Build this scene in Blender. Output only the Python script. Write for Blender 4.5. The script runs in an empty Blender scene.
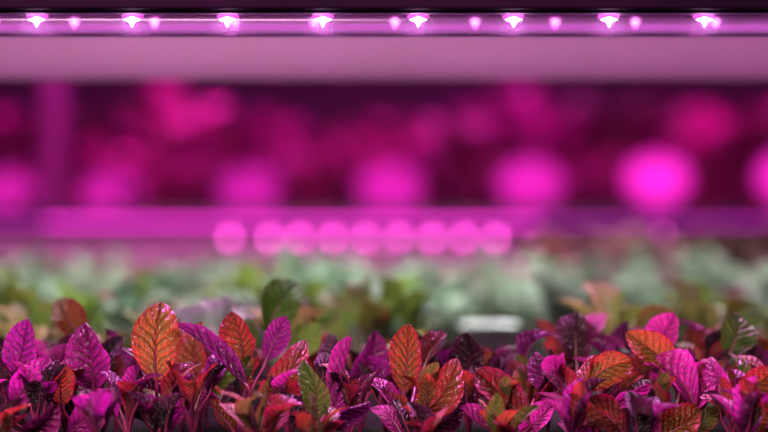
import bpy, math, random
from mathutils import Vector, Matrix
R = random.Random(11)
CAMZ = 1.2
TRAY = CAMZ - 0.11
scene = bpy.context.scene
col = scene.collection
try:
    scene.view_settings.view_transform = 'Standard'
    scene.view_settings.look = 'None'
except Exception: pass

# ---------------------------------------------------------------- helpers
def link(o): col.objects.link(o); return o
def mesh_obj(name, verts, faces, mats, parent=None, smooth=False, uvs=None, fm=None):
    me = bpy.data.meshes.new(name)
    me.from_pydata([tuple(v) for v in verts], [], faces)
    for m in (mats if isinstance(mats, (list, tuple)) else [mats]): me.materials.append(m)
    if fm: me.polygons.foreach_set('material_index', fm)
    if smooth: me.polygons.foreach_set('use_smooth', [True]*len(me.polygons))
    if uvs:
        ul = me.uv_layers.new(name='UVMap')
        for l in me.loops: ul.data[l.index].uv = uvs[l.vertex_index]
    me.update()
    o = link(bpy.data.objects.new(name, me))
    if parent: o.parent = parent
    return o
def empty(name, loc, label, cat, group=None, kind=None):
    e = link(bpy.data.objects.new(name, None)); e.location = loc; e.empty_display_size = .02
    tag(e, label, cat, group, kind); return e
def tag(o, label, cat, group=None, kind=None):
    o['label'] = label; o['category'] = cat
    if group: o['group'] = group
    if kind: o['kind'] = kind
class MB:
    def __init__(s): s.v = []; s.f = []
    def box(s, a, b):
        n = len(s.v); (x0,y0,z0),(x1,y1,z1) = a, b
        s.v += [(x0,y0,z0),(x1,y0,z0),(x1,y1,z0),(x0,y1,z0),(x0,y0,z1),(x1,y0,z1),(x1,y1,z1),(x0,y1,z1)]
        s.f += [tuple(n+i for i in q) for q in [(0,3,2,1),(4,5,6,7),(0,1,5,4),(1,2,6,5),(2,3,7,6),(3,0,4,7)]]
        return s
    def lathe(s, prof, c=(0,0,0), n=20, axis='z', cap=True):
        b = len(s.v)
        for (r, h) in prof:
            for i in range(n):
                a = 2*math.pi*i/n
                p = (r*math.cos(a), r*math.sin(a), h)
                if axis == 'x': p = (p[2], p[0], p[1])
                s.v.append((p[0]+c[0], p[1]+c[1], p[2]+c[2]))
        for k in range(len(prof)-1):
            for i in range(n):
                j = (i+1) % n
                s.f.append((b+k*n+i, b+k*n+j, b+(k+1)*n+j, b+(k+1)*n+i))
        if cap:
            s.f.append(tuple(b+i for i in reversed(range(n))))
            s.f.append(tuple(b+(len(prof)-1)*n+i for i in range(n)))
        return s
def boxobj(name, a, b, mat, parent=None, bevel=0):
    m = MB().box(a, b); o = mesh_obj(name, m.v, m.f, mat, parent)
    if bevel:
        md = o.modifiers.new('Bevel', 'BEVEL'); md.width = bevel; md.segments = 2
    return o

# ---------------------------------------------------------------- materials
def newmat(name):
    m = bpy.data.materials.new(name); m.use_nodes = True
    nt = m.node_tree; nt.nodes.clear()
    out = nt.nodes.new('ShaderNodeOutputMaterial')
    return m, nt, out
def simple(name, c, rough=.5, metal=0, noise=.15, nscale=30, bump=0, spec=.5):
    m, nt, out = newmat(name); N = nt.nodes; L = nt.links
    b = N.new('ShaderNodeBsdfPrincipled'); b.inputs['Roughness'].default_value = rough; b.inputs['Metallic'].default_value = metal
    b.inputs['Specular IOR Level'].default_value = spec
    tc = N.new('ShaderNodeTexCoord'); nz = N.new('ShaderNodeTexNoise'); nz.inputs['Scale'].default_value = nscale
    L.new(tc.outputs['Object'], nz.inputs['Vector'])
    cr = N.new('ShaderNodeValToRGB')
    cr.color_ramp.elements[0].position = .3; cr.color_ramp.elements[1].position = .7
    cr.color_ramp.elements[0].color = (*[x*(1-noise) for x in c], 1)
    cr.color_ramp.elements[1].color = (*[min(1, x*(1+noise)) for x in c], 1)
    L.new(nz.outputs['Fac'], cr.inputs[0]); L.new(cr.outputs[0], b.inputs['Base Color'])
    if bump:
        bp = N.new('ShaderNodeBump'); bp.inputs['Strength'].default_value = bump; bp.inputs['Distance'].default_value = .002
        L.new(nz.outputs['Fac'], bp.inputs['Height']); L.new(bp.outputs[0], b.inputs['Normal'])
    L.new(b.outputs[0], out.inputs[0]); return m
def emit(name, c, s):
    m, nt, out = newmat(name); e = nt.nodes.new('ShaderNodeEmission')
    e.inputs[0].default_value = (*c, 1); e.inputs[1].default_value = s
    nt.links.new(e.outputs[0], out.inputs[0]); return m
def soft_glow_bulb(name, c, s):
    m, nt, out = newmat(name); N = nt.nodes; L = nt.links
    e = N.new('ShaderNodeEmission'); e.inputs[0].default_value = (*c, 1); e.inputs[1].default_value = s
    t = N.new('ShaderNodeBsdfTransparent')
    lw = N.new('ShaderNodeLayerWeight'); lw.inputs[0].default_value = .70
    mx = N.new('ShaderNodeMixShader'); L.new(lw.outputs['Facing'], mx.inputs[0])  # emission fades to transparent at the rim, painting a soft glow
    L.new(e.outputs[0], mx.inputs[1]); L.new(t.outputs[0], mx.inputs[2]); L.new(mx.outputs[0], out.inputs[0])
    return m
def clear_plastic(name, tint, frost=.25):
    m, nt, out = newmat(name); N = nt.nodes; L = nt.links
    t = N.new('ShaderNodeBsdfTransparent'); t.inputs[0].default_value = (.90, .80, .93, 1)
    g = N.new('ShaderNodeBsdfGlossy'); g.inputs['Roughness'].default_value = .2; g.inputs[0].default_value = (.8,.5,.8,1)
    d = N.new('ShaderNodeBsdfTranslucent'); d.inputs[0].default_value = (*tint, 1)
    m1 = N.new('ShaderNodeMixShader'); m1.inputs[0].default_value = frost
    L.new(t.outputs[0], m1.inputs[1]); L.new(d.outputs[0], m1.inputs[2])
    lw = N.new('ShaderNodeLayerWeight'); lw.inputs[0].default_value = .25
    m2 = N.new('ShaderNodeMixShader'); L.new(lw.outputs['Fresnel'], m2.inputs[0])
    L.new(m1.outputs[0], m2.inputs[1]); L.new(g.outputs[0], m2.inputs[2])
    L.new(m2.outputs[0], out.inputs[0]); return m
def leafmat(name, inner, outer, edge, vein, transl=.36, rough=.32, veinamt=.65, nv=8.0, vr=.8):
    m, nt, out = newmat(name); N = nt.nodes; L = nt.links
    def math_(op, a, b=None, c=None, clamp=False):
        n = N.new('ShaderNodeMath'); n.operation = op; n.use_clamp = clamp
        for i, x in enumerate((a, b, c)):
            if x is None: continue
            if isinstance(x, (int, float)): n.inputs[i].default_value = x
            else: L.new(x, n.inputs[i])
        return n.outputs[0]
    def mixc(f, a, b):
        n = N.new('ShaderNodeMix'); n.data_type = 'RGBA'
        if isinstance(f, (int, float)): n.inputs[0].default_value = f
        else: L.new(f, n.inputs[0])
        for i, x in ((6, a), (7, b)):
            if isinstance(x, tuple): n.inputs[i].default_value = (*x, 1)
            else: L.new(x, n.inputs[i])
        return n.outputs[2]
    uv = N.new('ShaderNodeTexCoord'); sp = N.new('ShaderNodeSeparateXYZ'); L.new(uv.outputs['UV'], sp.inputs[0])
    nz = N.new('ShaderNodeTexNoise'); nz.inputs['Scale'].default_value = 5; nz.inputs['Detail'].default_value = 3
    oi = N.new('ShaderNodeObjectInfo')
    va = N.new('ShaderNodeVectorMath'); va.operation = 'ADD'
    L.new(uv.outputs['UV'], va.inputs[0]); L.new(oi.outputs['Random'], va.inputs[1]); L.new(va.outputs[0], nz.inputs['Vector'])
    u, v = sp.outputs[0], sp.outputs[1]
    a = math_('MULTIPLY', math_('ABSOLUTE', math_('SUBTRACT', u, .5)), 2.0)
    side = math_('MULTIPLY', math_('GREATER_THAN', u, .5), .45)
    wob = math_('MULTIPLY', math_('SUBTRACT', nz.outputs['Fac'], .5), .16)
    s = math_('ADD', math_('SUBTRACT', v, math_('MULTIPLY', math_('POWER', a, .8), .26)), wob)
    ph = math_('ADD', math_('MULTIPLY', s, nv), side)
    tri = math_('ABSOLUTE', math_('SUBTRACT', math_('FRACT', ph), .5))
    lat = math_('SUBTRACT', 1.0, math_('MULTIPLY', math_('SUBTRACT', .5, tri), 6.0), None, True)
    lat = math_('MULTIPLY', lat, math_('SUBTRACT', 1.1, a, None, True))
    mid = math_('SUBTRACT', 1.0, math_('DIVIDE', a, .10), None, True)
    veinm = math_('MAXIMUM', lat, mid)
    fine = N.new('ShaderNodeTexVoronoi'); fine.feature = 'DISTANCE_TO_EDGE'; fine.inputs['Scale'].default_value = 12
    L.new(uv.outputs['UV'], fine.inputs['Vector'])
    fm = math_('SUBTRACT', 1.0, math_('MULTIPLY', fine.outputs['Distance'], 4), None, True)
    base = mixc(math_('ADD', math_('MULTIPLY', v, .7), math_('MULTIPLY', math_('SUBTRACT', nz.outputs['Fac'], .45), 1.6), None, True), inner, outer)
    base = mixc(math_('POWER', a, 3.0), base, edge)
    base = mixc(math_('MULTIPLY', veinm, veinamt), base, vein)
    base = mixc(math_('MULTIPLY', fm, .3), base, vein)
    hs = N.new('ShaderNodeHueSaturation'); L.new(base, hs.inputs['Color'])
    L.new(math_('ADD', math_('MULTIPLY', oi.outputs['Random'], vr), 1-vr*.62), hs.inputs['Value'])
    L.new(math_('ADD', math_('MULTIPLY', oi.outputs['Random'], .03), .485), hs.inputs['Hue'])
    base = hs.outputs[0]
    h = math_('SUBTRACT', math_('SUBTRACT', 1.0, math_('MULTIPLY', math_('POWER', math_('MULTIPLY', tri, 2.0), 2.5), .8)), math_('MULTIPLY', mid, .9))
    h = math_('SUBTRACT', h, math_('MULTIPLY', fm, .4))
    bp = N.new('ShaderNodeBump'); bp.inputs['Strength'].default_value = 1; bp.inputs['Distance'].default_value = .0012
    L.new(h, bp.inputs['Height'])
    b = N.new('ShaderNodeBsdfPrincipled'); b.inputs['Roughness'].default_value = rough
    L.new(base, b.inputs['Base Color']); L.new(bp.outputs[0], b.inputs['Normal'])
    t = N.new('ShaderNodeBsdfTranslucent'); L.new(base, t.inputs[0]); L.new(bp.outputs[0], t.inputs['Normal'])
    mx = N.new('ShaderNodeMixShader'); mx.inputs[0].default_value = transl
    L.new(b.outputs[0], mx.inputs[1]); L.new(t.outputs[0], mx.inputs[2])
    L.new(mx.outputs[0], out.inputs[0]); return m

M = {
 'orange': leafmat('leaf_orange', (.12,.09,.015), (.40,.065,.022), (.32,.012,.025), (.07,.012,.008), vr=.3),
 'red':    leafmat('leaf_red', (.10,.045,.015), (.31,.027,.02), (.30,.010,.045), (.05,.005,.008)),
 'purple': leafmat('leaf_purple', (.08,.006,.045), (.26,.012,.14), (.34,.02,.20), (.03,.002,.016)),
 'magenta':leafmat('leaf_magenta', (.28,.015,.15), (.62,.03,.34), (.62,.03,.36), (.10,.004,.06)),
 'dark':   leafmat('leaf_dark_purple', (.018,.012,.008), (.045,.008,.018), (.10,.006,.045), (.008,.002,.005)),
 'olive':  leafmat('leaf_olive', (.08,.12,.016), (.13,.14,.018), (.18,.08,.02), (.03,.05,.01), vr=.4),
 'deepolive': leafmat('leaf_deep_olive', (.05,.10,.012), (.08,.14,.016), (.09,.12,.016), (.03,.06,.01), vr=.2),
 'yellowgreen': leafmat('leaf_yellow_green', (.15,.26,.04), (.30,.42,.07), (.27,.32,.07), (.12,.20,.04), .3, .4, .4, 6, .8),
 'green':  leafmat('leaf_green', (.06,.13,.065), (.20,.32,.19), (.22,.30,.20), (.18,.32,.20), .3, .45, .3, 6, .9),
 'palegreen': leafmat('leaf_pale_green', (.26,.37,.26), (.48,.60,.46), (.48,.55,.46), (.44,.56,.45), .3, .45, .3, 6, .9),
 'crimson':leafmat('leaf_crimson', (.30,.012,.17), (.56,.034,.36), (.34,.018,.20), (.12,.01,.06), .25, .4, .4, 6, .8),
 'wine':   leafmat('leaf_wine', (.07,.005,.026), (.14,.009,.055), (.09,.007,.034), (.03,.003,.015), .2, .45, .5, 6, .8),
 'dusty':  leafmat('leaf_dusty_red', (.28,.09,.14), (.42,.17,.23), (.36,.14,.19), (.20,.08,.11), .3, .45, .4, 6, .8),
}
petm = simple('petiole_red', (.18,.014,.06), .4)
petg = simple('petiole_green', (.18,.22,.12), .4)
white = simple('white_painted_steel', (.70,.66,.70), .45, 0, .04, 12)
mauve = simple('magenta_lit_beam', (.36,.14,.32), .6, 0, .05, 8)  # white beam, with the magenta light on it mixed into the base colour
blackm = simple('black_housing', (.012,.001,.012), .8, 0, .2, spec=.05)
soil = simple('dark_substrate', (.006,.003,.005), .95, 0, .6, 220, .8, spec=.05)
trayw = simple('dark_tray_plastic', (.03,.02,.03), .5)
wplas = simple('white_plastic', (.88,.97,.92), .5, 0, .02)
pcb = simple('circuit_strip', (.18,.08,.18), .35, 0, .05)
tubem = clear_plastic('clear_tube', (.8,.4,.85), .08)
e_core = emit('diode_core', (1,.82,1), 26)
e_flare = emit('diode_flare', (1,.12,.78), 1.1)
e_core2 = emit('rear_diode_core', (1,.40,.9), 8)
e_flare2 = emit('rear_diode_flare', (1,.12,.7), .9)
e_far = emit('far_diode', (1,.10,.66), 13)
e_strip = emit('lit_beam_glow', (.95,.03,.66), 3.0)  # emission stands in for magenta light on the far beam's lower face
e_strip2 = emit('lit_beam_glow_dim', (.6,.02,.50), 1.5)

# ---------------------------------------------------------------- leaves
def leaf(name, parent, b, t, W, mat, roll=0, bulge=.06, fold=.25, up=None, nu=6, nv=16, rip=.05, pm=None, seed=0, pr=.0009, crown=(0,0,0)):
    rr = random.Random(seed)
    b = Vector(b); t = Vector(t); L = (t-b).length; Z = (t-b).normalized()
    N0 = Vector(up) if up else Vector((0,-1,0.15))
    N0 = (N0 - Z*N0.dot(Z)).normalized()
    N0 = Matrix.Rotation(math.radians(roll), 3, Z) @ N0
    X = Z.cross(N0).normalized()
    verts = []; faces = []; uvs = []; fm = []
    p1, p2 = rr.random()*6, rr.random()*6
    sk = rr.uniform(-.14,.14); fold = fold*rr.uniform(.8,3.2); tip = rr.uniform(-.12,.35); asym = rr.uniform(-.4,.4)
    ex = rr.uniform(.58,.78); eb = rr.uniform(.68,.86)
    nm = 1.0/max(((q/40)**eb)*((1-q/40)**ex) for q in range(1,40))
    def center(v): return b + Z*L*v + N0*bulge*L*4*v*(1-v) + X*sk*L*math.sin(math.pi*v) - N0*tip*L*v**4
    for j in range(nv+1):
        v = j/nv
        w = (v**eb)*((1-v)**ex)*nm*.5*W
        if j == 0: w = pr*.8
        if j == nv: w = W*.01
        c = center(v)
        tw = asym*2*(v-.3)
        Xv = (X*math.cos(tw) + N0*math.sin(tw)); Nv = (N0*math.cos(tw) - X*math.sin(tw))
        for i in range(-nu, nu+1):
            u = i/nu
            off = fold*abs(u)**1.3*w
            wv = w*(1+.015*math.sin(v*22+p2+u))*(1-.10*min(1, fold))
            off += rip*W*abs(u)**2*(math.sin(v*11+p1+(2 if u > 0 else 0)))*(math.sin(math.pi*v))
            q = abs(math.sin(math.pi*(8*(v-.26*abs(u)**.8)+(.45 if u > 0 else 0))))
            off += .045*W*q*(1-abs(u)*.5)*min(1, abs(u)*4)*math.sin(math.pi*min(v*1.3,1)*.5)
            verts.append(c + Xv*u*wv + Nv*off); uvs.append((.5+u*.5, v))
    n = 2*nu+1
    for j in range(nv):
        for i in range(n-1):
            faces.append((j*n+i, j*n+i+1, (j+1)*n+i+1, (j+1)*n+i)); fm.append(0)
    C = Vector(crown); base = len(verts); K = 8; S = 6
    d = (b-C).length
    c1 = C + Vector((0,0,d*.45)); c2 = b - Z*d*.3
    pts = []
    for k in range(K+1):
        s = k/K; pts.append(C*(1-s)**3 + c1*3*s*(1-s)**2 + c2*3*s*s*(1-s) + b*s**3)
    for k in range(1, 6): pts.append(center(k/8))
    for k, p in enumerate(pts):
        tg = (pts[min(k+1, len(pts)-1)] - pts[max(k-1, 0)]).normalized()
        a1 = tg.orthogonal().normalized(); a2 = tg.cross(a1)
        r = pr*(1.25-.35*k/K) if k <= K else pr*(.7*(1-(k-K)/6))
        for i in range(S):
            a = 2*math.pi*i/S
            verts.append(p + a1*r*math.cos(a) + a2*r*math.sin(a)); uvs.append((.5, 0))
    for k in range(len(pts)-1):
        for i in range(S):
            j = (i+1) % S
            faces.append((base+k*S+i, base+k*S+j, base+(k+1)*S+j, base+(k+1)*S+i)); fm.append(1)
    return mesh_obj(name, verts, faces, [M[mat], pm or petm], parent, True, uvs, fm)

U = 1/2133.
GRP = 'red leaf seedlings in the growing tray'
def hero(cx, y, leaves, label):
    s = y/.85
    X0 = (cx-384)*U*s
    e = empty('leaf_seedling', (X0, y, TRAY), label, 'seedling', GRP)
    for k, lf in enumerate(leaves):
        (bx,bz,tx,tz,w,mat) = lf[:6]; roll = lf[6] if len(lf) > 6 else 0; bu = lf[7] if len(lf) > 7 else .06
        dy = lf[8] if len(lf) > 8 else R.uniform(-.006,.008)
        z = lambda q: (216-q)*U*s + (CAMZ-TRAY)
        x = lambda q: (q-384)*U*s - X0
        sd = int(bx*7+tz)
        tilt = R.uniform(-.006,.010)
        leaf('leaf', e, (x(bx), dy, z(bz)), (x(tx), dy+tilt, z(tz)), w*U*s*1.0, mat, roll, bu, .3, None, 8, 28, .06, None, sd)
    return e
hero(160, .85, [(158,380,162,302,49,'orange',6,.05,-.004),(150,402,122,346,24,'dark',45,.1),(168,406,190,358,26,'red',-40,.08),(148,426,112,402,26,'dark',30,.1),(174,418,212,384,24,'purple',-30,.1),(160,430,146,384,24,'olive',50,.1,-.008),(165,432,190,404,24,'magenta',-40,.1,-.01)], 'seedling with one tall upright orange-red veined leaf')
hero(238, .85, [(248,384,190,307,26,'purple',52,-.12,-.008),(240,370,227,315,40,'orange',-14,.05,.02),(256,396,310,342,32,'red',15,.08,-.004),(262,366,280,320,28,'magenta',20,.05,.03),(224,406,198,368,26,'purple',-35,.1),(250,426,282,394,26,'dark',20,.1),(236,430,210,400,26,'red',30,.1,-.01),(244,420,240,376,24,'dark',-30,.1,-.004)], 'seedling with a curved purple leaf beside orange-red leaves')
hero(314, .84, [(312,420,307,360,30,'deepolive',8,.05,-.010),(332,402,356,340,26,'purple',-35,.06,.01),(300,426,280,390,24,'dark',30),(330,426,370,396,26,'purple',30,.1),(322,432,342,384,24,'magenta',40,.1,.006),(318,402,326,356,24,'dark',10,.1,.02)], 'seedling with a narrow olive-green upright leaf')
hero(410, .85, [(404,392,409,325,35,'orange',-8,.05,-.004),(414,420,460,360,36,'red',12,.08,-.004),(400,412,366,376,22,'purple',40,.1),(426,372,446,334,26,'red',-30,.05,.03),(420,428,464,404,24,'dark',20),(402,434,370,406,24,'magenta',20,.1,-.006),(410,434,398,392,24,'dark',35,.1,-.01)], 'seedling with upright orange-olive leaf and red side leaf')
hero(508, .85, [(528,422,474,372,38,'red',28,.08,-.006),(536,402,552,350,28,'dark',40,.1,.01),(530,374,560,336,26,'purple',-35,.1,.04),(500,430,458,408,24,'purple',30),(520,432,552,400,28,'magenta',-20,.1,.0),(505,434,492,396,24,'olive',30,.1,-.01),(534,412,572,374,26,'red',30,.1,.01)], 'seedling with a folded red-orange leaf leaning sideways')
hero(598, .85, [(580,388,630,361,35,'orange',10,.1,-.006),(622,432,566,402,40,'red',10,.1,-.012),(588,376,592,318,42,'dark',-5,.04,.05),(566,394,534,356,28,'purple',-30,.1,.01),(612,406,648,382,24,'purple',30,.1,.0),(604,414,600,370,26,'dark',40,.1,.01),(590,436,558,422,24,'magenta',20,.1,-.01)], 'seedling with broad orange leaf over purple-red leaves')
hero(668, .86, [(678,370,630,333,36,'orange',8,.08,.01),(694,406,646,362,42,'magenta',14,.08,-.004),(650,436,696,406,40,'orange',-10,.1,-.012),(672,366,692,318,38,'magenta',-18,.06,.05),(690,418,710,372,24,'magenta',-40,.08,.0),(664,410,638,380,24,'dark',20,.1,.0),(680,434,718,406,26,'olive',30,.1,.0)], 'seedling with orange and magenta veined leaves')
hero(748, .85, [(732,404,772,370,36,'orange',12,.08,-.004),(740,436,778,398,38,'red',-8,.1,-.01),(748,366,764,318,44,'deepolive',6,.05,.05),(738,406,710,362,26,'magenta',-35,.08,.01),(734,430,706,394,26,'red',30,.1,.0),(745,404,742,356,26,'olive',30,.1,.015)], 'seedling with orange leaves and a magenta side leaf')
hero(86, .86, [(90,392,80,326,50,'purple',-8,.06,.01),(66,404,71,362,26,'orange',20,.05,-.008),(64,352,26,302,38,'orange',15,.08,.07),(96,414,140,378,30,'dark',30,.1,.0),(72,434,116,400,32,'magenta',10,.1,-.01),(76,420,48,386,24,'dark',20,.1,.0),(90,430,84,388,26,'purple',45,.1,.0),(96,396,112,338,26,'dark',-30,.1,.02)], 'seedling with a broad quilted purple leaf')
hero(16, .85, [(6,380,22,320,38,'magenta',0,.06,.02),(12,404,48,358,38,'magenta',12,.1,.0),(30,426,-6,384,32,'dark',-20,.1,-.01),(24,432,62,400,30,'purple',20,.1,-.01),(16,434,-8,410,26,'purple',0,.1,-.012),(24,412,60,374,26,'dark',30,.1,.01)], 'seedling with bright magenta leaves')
hero(284, .95, [(268,334,300,280,44,'deepolive',10,.08,-.01),(258,350,240,318,34,'deepolive',-10,.1,.0),(292,352,322,324,34,'yellowgreen',-10,.1,.0)], 'seedling with dark olive-green leaf standing above its neighbours')
hero(360, .90, [(352,380,374,330,36,'purple',20,.1),(350,386,326,334,32,'dark',-30,.1),(372,392,404,358,30,'magenta',20,.1)], 'seedling with soft purple leaves')
hero(468, .90, [(462,386,470,332,38,'dark',-16,.08),(470,394,506,358,32,'purple',30,.1),(458,400,432,368,30,'olive',0,.1)], 'seedling with dull red leaves')
hero(200, .90, [(202,384,198,324,40,'red',-16,.08),(206,394,232,352,32,'olive',20,.1),(196,400,176,348,30,'magenta',30,.1)], 'seedling with dull red and magenta leaves')

def copy_plant(src, loc, rz, sc, label=None):
    e = src.copy(); e.location = loc; e.rotation_euler = (0,0,rz); e.scale = (sc,sc,sc)
    col.objects.link(e)
    if label: e['label'] = label
    for ch in src.children:
        c = ch.copy(); c.parent = e; col.objects.link(c)
    return e
def template(name, mats, nleaf, h, lw, ll, label, cat, group, pm, seed, loc, spread=1., pr=.0009, nu=4, nv=12):
    rr = random.Random(seed)
    e = empty(name, loc, label, cat, group)
    for k in range(nleaf):
        ph = k*2.4 + rr.uniform(-.3,.3)
        lean = rr.uniform(.12,.55)*spread if k else .08
        hh = h*rr.uniform(.35,.60)
        rad = Vector((math.cos(ph), math.sin(ph), 0))
        b = rad*hh*lean*.9 + Vector((0,0,hh))
        out = lean + rr.uniform(.1,.6)*spread
        L = ll*rr.uniform(.75,1.2)
        d = (rad*out + Vector((0,0,1))).normalized()
        t = b + d*L
        upv = Vector((0,0,1)) - rad*.6
        leaf('leaf', e, b, t, lw*rr.uniform(.75,1.15), rr.choice(mats), rr.uniform(-40,40), rr.uniform(.03,.16), .35, upv, nu, nv, .08, pm, seed*31+k, pr)
    return e
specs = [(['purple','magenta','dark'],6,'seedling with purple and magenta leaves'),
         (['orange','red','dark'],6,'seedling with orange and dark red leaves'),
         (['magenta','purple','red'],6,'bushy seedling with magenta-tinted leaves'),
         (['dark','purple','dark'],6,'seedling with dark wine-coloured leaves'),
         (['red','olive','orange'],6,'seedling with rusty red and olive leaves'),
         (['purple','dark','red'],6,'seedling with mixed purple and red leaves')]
spots = []
y = .812
row = 0
while y < .99:
    hw = .215*y + .03
    sp = .036
    x = -hw + (row % 2)*sp*.5
    while x < hw:
        xx, yy = x+R.uniform(-.007,.007), y+R.uniform(-.006,.006)
        if not (.87 < yy < .95 and abs(xx+.047*yy) < .022): spots.append((xx, yy))
        x += sp
    y += .032; row += 1
first = {}
for k, (x, y) in enumerate(spots):
    i = R.choices(range(6), [3,2,3,5,3,3] if y < .95 else [1,2,1,2,4,3])[0]
    sc = R.uniform(.72,1.06)
    low = y < .835
    if low: sc *= .95
    elif y < .9: sc *= .84
    key = (i, low)
    if key not in first:
        e = template('leaf_seedling', specs[i][0], specs[i][1], .026 if low else .055, .0135, .0245, specs[i][2], 'seedling', GRP, petm, 100+i+(20 if low else 0), (x,y,TRAY), .75, nu=5, nv=18)
        e.scale = (sc,)*3; first[key] = e
    else:
        copy_plant(first[key], (x,y,TRAY), R.uniform(0,6.28), sc)

def joined(e, name):
    verts=[];faces=[];uvs=[];fm=[];mats=[]
    for ch in list(e.children):
        m = ch.data; base = len(verts)
        loc_uv = {}
        for l in m.loops: loc_uv[l.vertex_index] = tuple(m.uv_layers[0].data[l.index].uv)
        idx = []
        for mt in m.materials:
            if mt not in mats: mats.append(mt)
            idx.append(mats.index(mt))
        for i, v in enumerate(m.vertices): verts.append(v.co.copy()); uvs.append(loc_uv.get(i,(0,0)))
        for p in m.polygons: faces.append(tuple(base+q for q in p.vertices)); fm.append(idx[p.material_index])
        bpy.data.objects.remove(ch)
    loc = e.location.copy(); lab, cat, grp = e['label'], e['category'], e['group']
    bpy.data.objects.remove(e)
    o = mesh_obj(name, verts, faces, mats, None, True, uvs, fm); o.location = loc
    tag(o, lab, cat, grp); return o
GG = 'green leaf plants further along the bed'
gt = [joined(template('green_seedling', ms, n, .062, .017, .026, lab, 'seedling', GG, petg, 300+i, (0,0,TRAY), .9, .0012, 3, 8), 'green_seedling')
      for i, (ms, n, lab) in enumerate([(['green','palegreen'],9,'leafy green seedling with rounded leaves'),
        (['palegreen'],8,'pale green leafy seedling'),(['yellowgreen','olive','yellowgreen'],8,'yellow-green seedling with a few olive leaves'),
        (['palegreen','green','dusty'],9,'green seedling tinged with pink'),
        (['dusty','dusty','palegreen'],9,'dusty red leafy seedling')])]
spots = []
y = 1.02; row = 0
while y < 2.16:
    hw = .215*y + .05
    x = -hw + (row % 2)*.027
    while x < hw:
        spots.append((x+R.uniform(-.020,.020), y+R.uniform(-.020,.020))); x += .056
    y += .059; row += 1
cup_spots = [(.074, 1.28, 1.0), (.190, 1.42, .8)]
spots = [s for s in spots if all(not (abs(s[0]-c[0]*s[1]/c[1]) < .038*c[2] and c[1]-.3 < s[1] < c[1]+.05) for c in cup_spots)]
spots = [s for s in spots if not (s[1] > 1.98 and s[0] > .13)]
used = set()
for k, (x, y) in enumerate(spots):
    if y < 1.26: wts = [1.5,0,6,.3,.3]
    elif y < 1.45: wts = [5,3,3,1.5,.2]
    elif y < 1.8: wts = [5,5,.4,2.5,.6]
    else: wts = [1,2,0,3,5]
    i = R.choices(range(5), wts)[0]
    if i not in used: o = gt[i]; used.add(i)
    else: o = gt[i].copy(); col.objects.link(o)
    s = R.uniform(.65,1.25) * (.98 if y < 1.2 else .98 if y < 1.4 else 1)
    if y > 1.75: s = R.uniform(.85,1.18)
    o.location = (x, y, TRAY); o.rotation_euler = (0,0,R.uniform(0,6.28)); o.scale = (s,)*3
for i in range(5):
    if i not in used: bpy.data.objects.remove(gt[i])
GR = 'tall dark red plants at the end of the bed'
rt = [joined(template('red_leaf_plant', ms, 9, .10, .036, .05, lab, 'plant', GR, petm, 500+i, (0,0,TRAY), .9, .0015, 3, 8), 'red_leaf_plant')
      for i, (ms, lab) in enumerate([(['wine','dusty','red'],'tall dark red leafy plant'),(['wine','dusty','olive'],'tall wine-red plant with olive leaves')])]
k = 0
for y in (2.02, 2.1, 2.17):
    x = .185
    while x < .52:
        o = rt[k] if k < 2 else rt[k % 2].copy()
        if k >= 2: col.objects.link(o)
        o.location = (x+R.uniform(-.01,.01), y, TRAY); o.rotation_euler = (0,0,R.uniform(0,6)); o.scale = (R.uniform(.72,.98),)*3
        x += .070; k += 1

for (cx, cy, cs) in cup_spots:
    m = MB().lathe([(.012,0),(.014,.001),(.0185,.031),(.021,.032),(.021,.034),(.0175,.034),(.0165,.029),(.0125,.004),(.002,.003)], n=28)
    o = mesh_obj('planting_cup', m.v, m.f, wplas, None, True); o.location = (cx, cy, TRAY); o.scale = (cs,)*3
    tag(o, 'empty white plastic planting cup among the green seedlings', 'cup', 'white planting cups')

# ---------------------------------------------------------------- near rack
rack = empty('growing_rack', (0,1.45,0), 'white steel growing rack holding the seedling tray', 'rack')
def rbox(name, a, b, mat, par, bevel=.002):
    off = par.location
    a = tuple(a[i]-off[i] for i in range(3)); b = tuple(b[i]-off[i] for i in range(3))
    return boxobj(name, a, b, mat, par, bevel)
for sx in (-.78,.75):
    for yy in (.60, 2.25):
        rbox('post', (sx,yy,0), (sx+.03,yy+.03,2.0), white, rack)
rbox('shelf_deck', (-.75,.60,TRAY-.05), (.75,2.27,TRAY-.035), white, rack)
for yy in (.60,2.25):
    rbox('shelf_beam', (-.75,yy,TRAY-.09), (.75,yy+.02,TRAY-.05), white, rack)
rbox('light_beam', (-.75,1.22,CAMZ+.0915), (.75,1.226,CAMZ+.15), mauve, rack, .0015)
for sx in (-.775,.755):
    rbox('side_rail', (sx,.61,CAMZ+.15), (sx+.02,2.27,CAMZ+.17), white, rack)
for yy in (.85,1.0,1.223): rbox('cross_rail', (-.76,yy-.008,CAMZ+.15), (.76,yy+.008,CAMZ+.165), white, rack)

m = MB()
m.box((-.74,.62,TRAY-.035),(.74,2.24,TRAY-.012))
m.box((-.74,.62,TRAY-.012),(-.73,2.24,TRAY+.006)); m.box((.73,.62,TRAY-.012),(.74,2.24,TRAY+.006))
m.box((-.73,.62,TRAY-.012),(.73,.63,TRAY+.006)); m.box((-.73,2.23,TRAY-.012),(.73,2.24,TRAY+.006))
tr = empty('growing_tray', (0,1.43,TRAY-.035), 'dark plastic growing tray filled with moist substrate', 'tray')
mesh_obj('tray_shell', [(v[0],v[1]-1.43,v[2]-TRAY+.035) for v in m.v], m.f, trayw, tr)
rbox('substrate', (-.73,.63,TRAY-.012), (.73,2.23,TRAY+.0005), soil, tr, 0)

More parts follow.
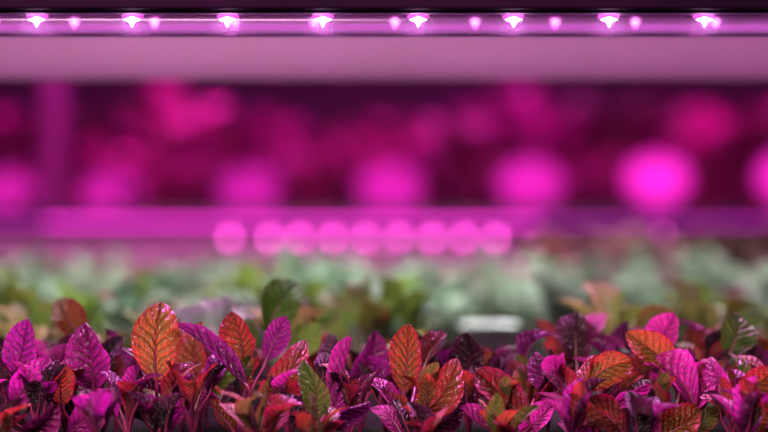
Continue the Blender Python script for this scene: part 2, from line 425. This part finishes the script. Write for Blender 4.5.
# ---------------------------------------------------------------- light bars
def light_bar(y, zc, x0, sp, n, core, lens, label, big=1.0):
    e = empty('light_bar', (0,y,CAMZ+zc), label, 'light bar', 'grow light bars under the rack')
    rbox('housing', (-.73,y-.012,CAMZ+zc+.006), (.73,y+.012,CAMZ+.15), blackm, e, .001)
    m = MB().lathe([(.006,-.72),(.006,.72)], n=28, axis='x', cap=False)
    mesh_obj('tube', m.v, m.f, tubem, e, True)
    for s in (-1,1):
        m = MB().lathe([(.0068,0),(.0068,.012)], c=(s*.72-.006,0,0), n=24, axis='x'); mesh_obj('end_cap', m.v, m.f, blackm, e)
    boxobj('circuit_strip', (-.715,-.0035,.0046), (.715,.0035,.0052), pcb, e)
    proto = None
    for k in range(n):
        x = x0 + sp*k
        if proto is None:
            m = MB().lathe([(.0005,-.0012*big),(.0012*big,-.0004),(.0056*big,.0030),(.0052*big,.0044)], n=20)
            d = mesh_obj('diode', [(v[0],v[1]*.5,v[2]) for v in m.v], m.f, lens, e, True); d.location = (x,0,0)  # glowing cone shaped as the pink flare around the diode
            mc = MB().lathe([(.0002,-.0016),(.0008*big,-.0003),(.0017*big,.0009),(.0042*big,.0018),(.0020*big,.0025),(.0004*big,.0032)], n=16)
            c = mesh_obj('diode_core', [(v[0],v[1]*.5-.0022,v[2]) for v in mc.v], mc.f, core, d, False)
            proto = (d, c)
        else:
            d = proto[0].copy(); d.location = (x,0,0); col.objects.link(d)
            c = proto[1].copy(); c.parent = d; col.objects.link(c)
    return e
light_bar(.85, .0900, .0160-.0446*9, .0446, 18, e_core, e_flare, 'clear tube grow light with a row of bright pink-white diodes', .95)
light_bar(1.0, .1052, .006-.0441*9, .0441, 18, e_core2, e_flare2, 'second clear tube grow light with pink diodes', .6)

# ---------------------------------------------------------------- far rack
fr = empty('growing_rack', (0,3.3,0), 'steel growing rack bathed in magenta light, holding red plants', 'rack')
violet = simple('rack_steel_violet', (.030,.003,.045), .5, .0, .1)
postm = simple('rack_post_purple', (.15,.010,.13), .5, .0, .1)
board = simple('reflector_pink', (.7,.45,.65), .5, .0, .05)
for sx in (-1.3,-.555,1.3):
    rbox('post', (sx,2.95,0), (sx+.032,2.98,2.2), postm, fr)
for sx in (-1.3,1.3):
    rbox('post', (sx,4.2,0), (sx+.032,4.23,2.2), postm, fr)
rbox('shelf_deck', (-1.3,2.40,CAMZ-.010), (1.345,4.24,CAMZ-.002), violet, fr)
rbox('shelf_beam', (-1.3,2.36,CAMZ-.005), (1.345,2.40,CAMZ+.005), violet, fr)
rbox('beam_glow_strip', (-.44,2.358,CAMZ-.011), (.20,2.372,CAMZ-.0055), e_strip, fr, .001)  # added glowing strips paint the lit lower face of the beam
rbox('beam_glow_strip', (.20,2.358,CAMZ-.011), (1.2,2.372,CAMZ-.0055), e_strip2, fr, .001)
rbox('beam_glow_strip', (-1.2,2.358,CAMZ-.011), (-.44,2.372,CAMZ-.0055), e_strip2, fr, .001)
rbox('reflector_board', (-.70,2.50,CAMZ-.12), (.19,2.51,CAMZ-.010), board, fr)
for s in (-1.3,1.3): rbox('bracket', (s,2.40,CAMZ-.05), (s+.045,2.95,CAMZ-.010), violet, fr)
fb = empty('light_bar', (0,2.43,CAMZ-.032), 'magenta grow light strip fixed beneath the shelf', 'light bar', 'grow light bars under the rack')
boxobj('housing', (-.9,-.008,.010), (.9,.008,.022), violet, fb)
proto = None
xs = [(px-384)/1813*2.43 for px in (230,270,300,333,366,399,432,464,496,543,628,663)]
for x in xs:
    if proto is None:
        m = MB().lathe([(.0006,-.003),(.0022,-.002),(.0027,0),(.0027,.003),(.001,.010)], n=16)
        proto = mesh_obj('diode', m.v, m.f, e_far, fb, True)
        proto.location = (x,0,0)
    else:
        d = proto.copy(); d.location = (x,0,0); col.objects.link(d)
        if x > .18: d.scale = (.6,.6,.6); d.location.z = .005

for i,(px,py,s,r) in enumerate([(8,194,.75,.044),(112,196,.75,.046),(250,191,.75,.046),(390,188,.88,.046),(530,183,1.0,.047),(657,179,1.6,.046),(790,176,1.4,.046)]):
    y = 2.9; x = (px-384)/1813*y; z = (216-py)/1813*y
    e = empty('grow_lamp', (x,y,CAMZ-.002), 'round magenta grow lamp glowing on the shelf', 'lamp', 'magenta grow lamps on the far shelf')
    zb = z+.002
    prof = [(.0005, zb+r)] + [(r*math.sin(a), max(.012, zb+r*math.cos(a))) for a in [math.pi*k/14 for k in range(1,12)]] + [(.012, .010)]
    m = MB().lathe(list(reversed(prof)), n=28); mesh_obj('bulb', [(v[0]*1.25,v[1]*1.25,v[2]) for v in m.v], m.f, soft_glow_bulb('bulb_glow_%d' % i, (1,.02,.60), s), e, True)
    m = MB().lathe([(.022,0),(.022,.004),(.014,.006),(.013,.014)], n=20); mesh_obj('socket', m.v, m.f, blackm, e)

GF = 'crimson leafy plants on the far shelf'
ft = [joined(template('crimson_plant', ms, n, h, .052, .072, lab, 'plant', GF, petm, 700+i, (0,0,CAMZ-.002), 1.2, .003, 3, 8), 'crimson_plant')
      for i, (ms, n, h, lab) in enumerate([(['crimson','wine'],16,.22,'bushy crimson leafy plant'),(['wine'],18,.21,'dark wine-red leafy plant'),(['crimson','wine','crimson'],15,.25,'tall bright crimson leafy plant')])]
k = 0
for y in (3.14,3.28,3.44,3.62,3.8,4.0):
    x = -(.22*y+.08)
    while x < .22*y+.1:
        o = ft[k] if k < 3 else R.choices(ft, [3.5,3.6,1.6 + (.8 if x > 0 else 0)])[0].copy()
        if k >= 3: col.objects.link(o)
        s = R.uniform(.8,1.25) if y > 3.4 else R.uniform(.4,.65)
        o.location = (x+R.uniform(-.03,.03), y+R.uniform(-.03,.03), CAMZ-.002); o.rotation_euler = (0,0,R.uniform(0,6)); o.scale = (s,)*3
        x += .14; k += 1
for x in (-.52,-.38,-.30,-.14,-.06,.08,.16,.29,.37,.50):
    o = ft[R.choice((0,1))].copy(); col.objects.link(o)
    o.location = (x+R.uniform(-.01,.01), 2.66+R.uniform(-.04,.04), CAMZ-.002); o.rotation_euler = (0,0,R.uniform(0,6)); o.scale = (R.uniform(.16,.26),)*3

# ---------------------------------------------------------------- room
wallm = simple('wall_paint', (.12,.05,.12), .8, 0, .1, 3)
floorm = simple('floor_concrete', (.22,.2,.21), .6, 0, .2, 4)
for nm, a, b, mt in [('floor',(-3,-1.5,-.1),(3,6.5,0),floorm),('ceiling',(-3,-1.5,3),(3,6.5,3.1),wallm),
                 ('wall_back',(-3,6.5,-.1),(3,6.6,3.1),wallm),('wall_front',(-3,-1.6,-.1),(3,-1.5,3.1),wallm),
                 ('wall_left',(-3.1,-1.6,-.1),(-3,6.6,3.1),wallm),('wall_right',(3,-1.6,-.1),(3.1,6.6,3.1),wallm)]:
    o = boxobj(nm, a, b, mt); tag(o, {'floor':'smooth grey concrete floor','ceiling':'plain painted ceiling of the growing room'}.get(nm,'plain painted growing room wall'), nm.split('_')[0], None, 'structure')

# ---------------------------------------------------------------- lights
def area(name, loc, tgt, sx, sy, c, p, spread=180):
    l = bpy.data.lights.new(name, 'AREA'); l.shape = 'RECTANGLE'; l.size = sx; l.size_y = sy; l.color = c; l.energy = p
    l.spread = math.radians(spread)
    o = link(bpy.data.objects.new(name, l)); o.location = loc
    o.rotation_euler = (Vector(tgt)-Vector(loc)).to_track_quat('-Z','Y').to_euler(); return o
area('front_fill', (-.15,.42,CAMZ+.36), (0,.9,CAMZ-.08), .3, .08, (1,.78,.78), 7.5)  # added fill from the camera side, out of view
area('bed_lamp', (0,1.75,CAMZ+.55), (0,1.62,TRAY), .9, .5, (1,.96,.96), 26, 135)
area('tube_glow_lamp', (0,1.06,CAMZ+.30), (0,.84,TRAY), 1.2, .05, (1,.20,.88), 12, 75)
area('far_lamp', (0.1,3.3,CAMZ+.75), (0,3.6,CAMZ), 2.2, .2, (1,.10,.70), 42)
area('far_back_lamp', (0.1,2.6,CAMZ+.55), (0.0,3.5,CAMZ+.15), 1.6, .2, (1,.06,.62), 20)
area('board_fill_light', (-.2,2.44,CAMZ-.18), (-.2,2.5,CAMZ-.04), 1.0, .03, (1,.14,.66), .8)  # added hidden light that brightens the reflector board

w = bpy.data.worlds.new('World'); scene.world = w; w.use_nodes = True
w.node_tree.nodes['Background'].inputs[0].default_value = (.25,.05,.22,1)
w.node_tree.nodes['Background'].inputs[1].default_value = .05

cam = bpy.data.cameras.new('Camera'); cam.lens = 85; cam.sensor_width = 36; cam.clip_start = .05
cam.dof.use_dof = True; cam.dof.focus_distance = .85; cam.dof.aperture_fstop = 3.5
co = link(bpy.data.objects.new('Camera', cam)); co.location = (0,0,CAMZ); co.rotation_euler = (math.pi/2,0,0)
scene.camera = co
